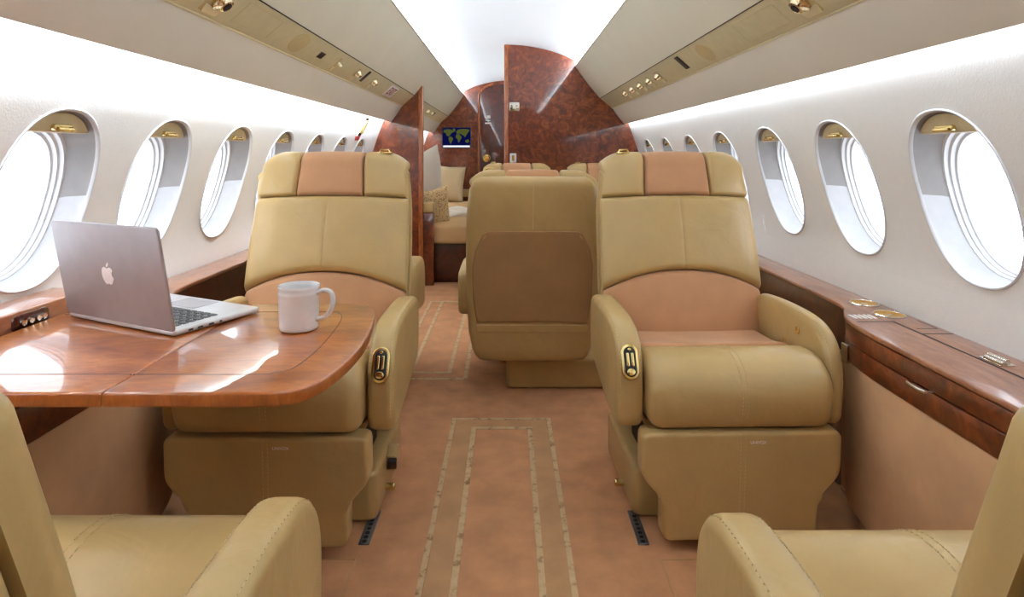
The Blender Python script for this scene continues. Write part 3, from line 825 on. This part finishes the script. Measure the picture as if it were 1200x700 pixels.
# grooves on the right top, cup holders, latch, drawer handle
g = G()
g.add(*box(1.008, -.9, zt-.001, 1.014, 1.602, zt+.0008, .0003, 1))
g.add(*box(.915, 1.598, zt-.001, 1.008, 1.602, zt+.0006, .0003, 1))
g.add(*box(1.014, 1.49, zt-.001, 1.09, 1.494, zt+.0006, .0003, 1))
g.add(*box(1.03, 1.535, zt-.001, 1.082, 1.537, zt+.0005, .0002, 1)); g.add(*box(1.080, 1.535, zt-.001, 1.082, 1.61, zt+.0005, .0002, 1))
obj('lid_groove', g, M['dark'], tR, 'dark gaps around the console lids')
for (x, y) in ((1.045, 1.79), (1.040, 1.665)):
    ring = [(.040,zt-.002),(.040,zt+.003),(.037,zt+.005),(.0355,zt+.004),(.035,zt+.0015),(.0,zt+.001)]
    c = obj('cup_holder', G().add(*lathe(ring[:5], 36, x, y)), M['chrome'], tR, 'polished cup holder ring')
    obj('cup_well', G().add(*lathe([(.0352,zt+.0008),(.0352,zt+.0030),(.028,zt+.0022),(.006,zt+.0014)], 36, x, y)), M['brass_dark'], c)
g = G().add(*tube([(1.045,1.325,zt+.004),(1.045,1.275,zt+.004)], .006, 10)); g.add(*tube([(1.026,1.31,zt+.004),(1.026,1.26,zt+.004)], .006, 10)); g.add(*box(1.018,1.262,zt,1.052,1.322,zt+.003,.001,1))
obj('lid_latch', g, M['chrome'], tR, 'polished lid latch')
g = G().add(*tube([(.888,1.338,.4985),(.874,1.335,.4985),(.871,1.32,.4985),(.871,1.295,.4985),(.874,1.28,.4985),(.888,1.277,.4985)], .004, 10))
obj('drawer_handle', g, M['chrome'], tR, 'bright drawer pull')
g = G().add(*prism(rrect(1.62,.44,1.65,.49,.004), .899, .909, .002, YZ, 1)); obj('corner_catch', g, M['chrome'], tR)
# small switch marks at the console corner
g = G()
for k_ in range(5): g.add(*box(.928+k_*.013, 1.630, zt-.001, .936+k_*.013, 1.668, zt+.0012, .0005, 1))
obj('console_switch', g, M['white'], tR, 'row of small white console switches')

tL = console(-1, 'left', .600)
g = G().add(*prism([(-.988,Y0+.02),(-.988,1.40),(-1.0,1.44),(-1.085,1.45),(-1.085,Y0+.02)], .601, .682, .006, XY, 3))
obj('raised_ledge', g, M['console_wood'], tL)
g = G().add(*prism(rrect(1.21,.640,1.31,.674,.012), -.994, -.986, .003, YZ, 2)); pl_ = obj('ledge_plate', g, M['veneer_dark'], tL)
g = G()
for y in (1.235, 1.255, 1.275, 1.290): g.add(*prism(sell(.007,.006,2,12,y,.657), -.982, -.995, .0015, YZ, 1))
obj('ledge_switch', g, M['chrome'], pl_, 'small bright switches')

# ------------------------------------------------------------------ table
t = thing('dining_table', 'glossy veneer fold-out table carrying the laptop and mug', 'table', (0,0,0))
TZ = .65
right = crom([(-.37,.890,0),(-.335,.893,0),(-.305,.912,0),(-.286,.95,0),(-.272,1.03,0),(-.268,1.12,0),(-.274,1.22,0),(-.288,1.32,0),(-.302,1.375,0),(-.330,1.408,0),(-.37,1.420,0)], 5)
rleaf = [(-.594,.890)]+[(a, b) for a, b, _ in right]+[(-.594,1.420)]
lleaf = [(-.975,.890),(-.596,.890),(-.596,1.420),(-.975,1.420)]
for nm, o in (('table_leaf', rleaf), ('table_leaf', lleaf)):
    o2 = []
    for i in range(len(o)):
        p, q = o[i], o[(i+1) % len(o)]
        m_ = 6 if math.hypot(p[0]-q[0], p[1]-q[1]) > .1 else 1
        for k_ in range(m_): o2.append((p[0]+(q[0]-p[0])*k_/m_, p[1]+(q[1]-p[1])*k_/m_))
    g = G().add(*prism(o2, TZ-.022, TZ, .004, XY, 3))
    lf = obj(nm, g, [M['table_wood'], M['table_edge']], t)
    for p in lf.data.polygons:
        if abs(p.normal.z) < .6: p.material_index = 1
# inlay line
off = inset(rleaf, .075)
ln = [(-.596,.965)]+[(a, b) for a, b in off[1:-1] if b > .962]
ln = [(-.594,.965),(-.40,.965),(-.375,.972),(-.352,.99),(-.343,1.05),(-.341,1.12),(-.346,1.22),(-.356,1.30),(-.372,1.335),(-.40,1.345),(-.594,1.345)]
g = G().add(*tube([(a, b, TZ-.0004) for a, b, _ in crom([(a, b, 0) for a, b in ln], 4)], .0012, 6))
g.add(*tube([(-.597,.965,TZ-.0004),(-.96,.965,TZ-.0004)], .0012, 6)); g.add(*tube([(-.597,1.345,TZ-.0004),(-.96,1.345,TZ-.0004)], .0012, 6))
obj('inlay_line', g, M['veneer_dark'], t, 'thin dark inlay line')
g = G().add(*box(-.97,.98,.604,-.62,1.33,.628,.003)); obj('table_slide', g, M['veneer_dark'], t)
g = G().add(*box(-.605,.93,.615,-.585,1.38,.628,.002)); obj('leaf_hinge', g, M['steel'], t)

# mug
mx, my = -.418, 1.215
t = thing('coffee_mug', 'white ceramic mug standing on the glossy table right of the laptop', 'mug', (mx, my, TZ))
pr_ = [(.030,.0005),(.0375,.002),(.0395,.006),(.0385,.012),(.0392,.02),(.0402,.05),(.0405,.078),(.0412,.080),(.0412,.084),(.0405,.086),(.0408,.092),(.042,.0975),(.041,.099),(.0385,.0975),(.037,.09),(.0365,.03),(.034,.012),(.02,.009),(.001,.0085)]
obj('mug_body', G().add(*lathe(pr_, 56)).xf(lambda p: Vector((p.x*.96,p.y*.96,p.z*.89))), M['mug'], t, None, 60)
hd = crom([(.039,.082,0),(.055,.089,0),(.070,.084,0),(.0745,.066,0),(.069,.045,0),(.056,.029,0),(.039,.024,0)], 6)
g = G().add(*tube([(a, 0, b) for a, b, _ in hd], .0052, 10, False, 1.25)); g.xf(lambda p: Vector((p.x*.96,p.y,p.z*.89))); o = obj('mug_handle', g, M['mug'], t)
o.rotation_euler = (0,0,math.radians(-8))

# laptop
P2 = Vector((-.634, 1.155, TZ)); u = Vector((-.900,.435,0)).normalized(); v = Vector((.435,.900,0)).normalized()
t = thing('laptop', 'open silver laptop seen from behind its lid on the glossy table', 'laptop', tuple(P2))
def LP(a, b, hh): return tuple(u*a+v*b+Vector((0,0,hh)))
W, Dp = .345, .205
o = [LP(a, b, 0)[:2] for a, b in rrect(0,0,W,Dp,.010)]
base = obj('laptop_base', G().add(*prism(o, .002, .013, .004, XY, 3)), M['alu_light'], t)
g = G()
for r in range(6):
    ks = 14; x0 = .025; w = (W-.05)/ks
    for k_ in range(ks):
        if r == 5 and 4 <= k_ <= 8:
            if k_ != 4: continue
            a0, a1 = x0+k_*w, x0+9*w
        else: a0, a1 = x0+k_*w, x0+(k_+1)*w
        b0 = .022+r*.0165
        g.add(*prism([LP(a, b, 0)[:2] for a, b in rrect(a0+.0015, b0, a1-.0015, b0+.014, .002, 2)], .0125, .0142, .0005, XY, 1))
obj('keyboard', g, M['key'], base, 'black keys')
obj('trackpad', G().add(*prism([LP(a, b, 0)[:2] for a, b in rrect(.118,.130,.217,.195,.005)], .0125, .0134, .0003, XY, 1)), M['alu'], base)
g = G()
for k_ in range(3): g.add(*box(0,0,0,.001,.001,.001,.0001,1)) if False else None
for b0, wd in ((.03,.010),(.05,.012),(.075,.012),(.10,.006)):
    g.add(*prism([LP(a, b, 0)[:2] for a, b in rrect(-.0005, b0, .0008, b0+wd, .0003, 1)], .005, .009, .0002, XY, 1))
obj('side_port', g, M['black'], base)
# lid
up = (Vector((0,0,.985))-v*.17).normalized(); nb = u.cross(up).normalized()
if nb.dot(v) > 0: nb = -nb           # points to the viewer side
org = v*.006+Vector((0,0,.010))
def LD(a, b, hh): return tuple(org+u*a+up*b+nb*hh)
lid = obj('laptop_lid', G().add(*prism(rrect(0,0,W,.206,.010), 0, .006, .003, LD, 3)), M['alu'], t)
obj('laptop_screen', G().add(*prism(rrect(.008,.012,W-.008,.199,.003), -.0012, .0005, .0004, LD, 1)), M['black'], lid)
obj('laptop_hinge', G().add(*tube([tuple(v*.006+u*.05+Vector((0,0,.011))), tuple(v*.006+u*(W-.05)+Vector((0,0,.011)))], .0055, 10)), M['key'], t)
# fruit emblem with a bite and a leaf on the lid
cx_, cz_ = W/2+.004, .100
def body():
    pts = [(0,.0125),(.006,.0155),(.0125,.0145),(.0165,.010)]
    bite = [(.0135,.0055),(.0125,.001),(.0145,-.0035),(.0175,-.006)]
    rest = [(.0145,-.0125),(.0095,-.0185),(.0045,-.0195),(0,-.018),(-.0045,-.0195),(-.0095,-.0185),(-.0150,-.0115),(-.0180,-.002),(-.0165,.0085),(-.0125,.0145),(-.006,.0155)]
    def cc(p): return [(a, b) for a, b, _ in crom([(a, b, 0) for a, b in p], 4)]
    return cc(pts+bite[:1])[:-1]+cc(bite)[:-1]+cc([bite[-1]]+rest+[(0,.0125)])[:-1]
g = G().add(*prism([(cx_-a, cz_+b) for a, b in body()], .0055, .0068, .0002, LD, 1))
lf = [(a, b) for a, b, _ in crom([(.000,.0165,0),(.001,.022,0),(.0068,.0262,0),(.0062,.0205,0)], 4, True)]
g.add(*prism([(cx_-a, cz_+b) for a, b in lf], .0055, .0068, .0002, LD, 1))
obj('lid_emblem', g, M['white'], lid, 'white fruit emblem')

# ------------------------------------------------------------------ divan with pillows
t = thing('divan_sofa', 'peach divan with dark wooden base beyond the left divider', 'sofa', (0,0,0))
obj('sofa_base', G().add(*box(-1.02,4.72,.002,-.22,7.05,.30,.004)), M['veneer_dark'], t)
obj('seat_cushion', G().add(*prism(rrect(-1.03,4.655,-.185,7.06,.05), .305, .455, .035, XY, 5)), M['sofa'], t)
obj('end_panel', G().add(*box(-.90,4.60,.002,-.567,4.65,.55,.004)), M['veneer'], t)
obj('end_arm', G().add(*box(-.90,4.598,.552,-.565,4.69,.63,.014,4)), M['leather'], t)
obj('backrest', G().add(*prism(rrect(-1.055,4.70,-.93,7.05,.03), .46, .80, .03, XY, 4)), M['sofa'], t)
def pillow(name, w, h_, th, mat, loc, rot, label, cat='pillow'):
    N = 14; g = G()
    for sgn in (-1, 1):
        vs = []; fs = []
        for j in range(N+1):
            for i in range(N+1):
                a = -1+2*i/N; b = -1+2*j/N
                k_ = (1-abs(a)**3.0)*(1-abs(b)**3.0)
                pin = 1-.07*(1-abs(a))*abs(b)**2; pin2 = 1-.07*(1-abs(b))*abs(a)**2
                vs.append((a*w/2*pin2, sgn*th/2*max(0, k_)**.55, b*h_/2*pin))
        for j in range(N):
            for i in range(N): fs.append((j*(N+1)+i, j*(N+1)+i+1, (j+1)*(N+1)+i+1, (j+1)*(N+1)+i))
        g.add(vs, fs)
    o = obj(name, g, mat, None, None, 70); o.location = loc; o.rotation_euler = rot
    bm = bmesh.new(); bm.from_mesh(o.data); bmesh.ops.remove_doubles(bm, verts=bm.verts, dist=1e-5); bmesh.ops.recalc_face_normals(bm, faces=bm.faces); bm.to_mesh(o.data); bm.free()
    return tag(o, label, cat)
pillow('bed_pillow', .50, .62, .19, M['pillow_white'], (-.72, 5.1, .72), (math.radians(6), math.radians(-14), math.radians(62)), 'large white pillow standing upright on the divan behind the left divider')
pillow('throw_pillow', .30, .32, .12, M['pattern'], (-.60, 4.86, .565), (math.radians(8), math.radians(-10), math.radians(40)), 'woven patterned throw pillow leaning at the near end of the divan')
pillow('throw_pillow', .40, .42, .13, M['pillow_cream'], (-.70, 6.90, .655), (math.radians(-10), math.radians(4), math.radians(0)), 'plain cream square pillow leaning on the rear bulkhead')
# folded blanket
g = G(); n = 16; vs = []
for j in range(n+1):
    for i in range(n+1):
        a = i/n; b = j/n
        vs.append((-.74+.42*a, 5.25+.75*b, .470+.016*math.sin(9*a+3*b)*math.sin(7*b+1)+.012*math.sin(17*b)))
fs = [(j*(n+1)+i, j*(n+1)+i+1, (j+1)*(n+1)+i+1, (j+1)*(n+1)+i) for j in range(n) for i in range(n)]
g.add(vs, fs); k0 = len(vs); g.add([(x, y, .456) for x, y, z in vs], [tuple(reversed(f)) for f in fs])
bd = [i for i in range(n+1)]+[j*(n+1)+n for j in range(1, n+1)]+[n*(n+1)+i for i in range(n-1, -1, -1)]+[j*(n+1) for j in range(n-1, 0, -1)]
for i in range(len(bd)):
    a, b = bd[i], bd[(i+1) % len(bd)]; g.f.append((a, b, b+k0, a+k0)); g.m.append(0)
tag(obj('blanket', g, M['pillow_white'], None, None, 60), 'crumpled white blanket lying on the divan seat', 'blanket')
# shelf rail on rear bulkhead at the divan head
tag(obj('bulkhead_ledge', G().add(*box(-1.0,7.03,.50,-.35,7.098,.585,.01,3)), M['leather']), 'narrow tan padded ledge along the rear bulkhead behind the divan', 'ledge')

# ------------------------------------------------------------------ world, camera, view
w = bpy.data.worlds.new('World'); SC.world = w; w.use_nodes = True
bg = w.node_tree.nodes['Background']; bg.inputs['Color'].default_value = (.92,.975,1.03,1); bg.inputs['Strength'].default_value = 3.0

cam = bpy.data.cameras.new('Camera'); co = bpy.data.objects.new('Camera', cam); COL.objects.link(co)
co.location = (0,0,1.0); co.rotation_euler = (PI/2,0,0)
cam.sensor_width = 36; cam.lens = 714/1200*36; cam.shift_x = (600-596)/1200; cam.shift_y = -(350-180)/1200
cam.clip_start = .02
SC.camera = co
SC.view_settings.view_transform = 'Standard'; SC.view_settings.look = 'None'
SC.view_settings.gamma = 1; SC.view_settings.use_curve_mapping = False
SC.view_settings.exposure = 0.54
SC.cycles.use_denoising = True
SC.cycles.max_bounces = 10; SC.cycles.diffuse_bounces = 4; SC.cycles.transparent_max_bounces = 12
SC.cycles.caustics_reflective = False; SC.cycles.caustics_refractive = False
SC.cycles.sample_clamp_indirect = 6
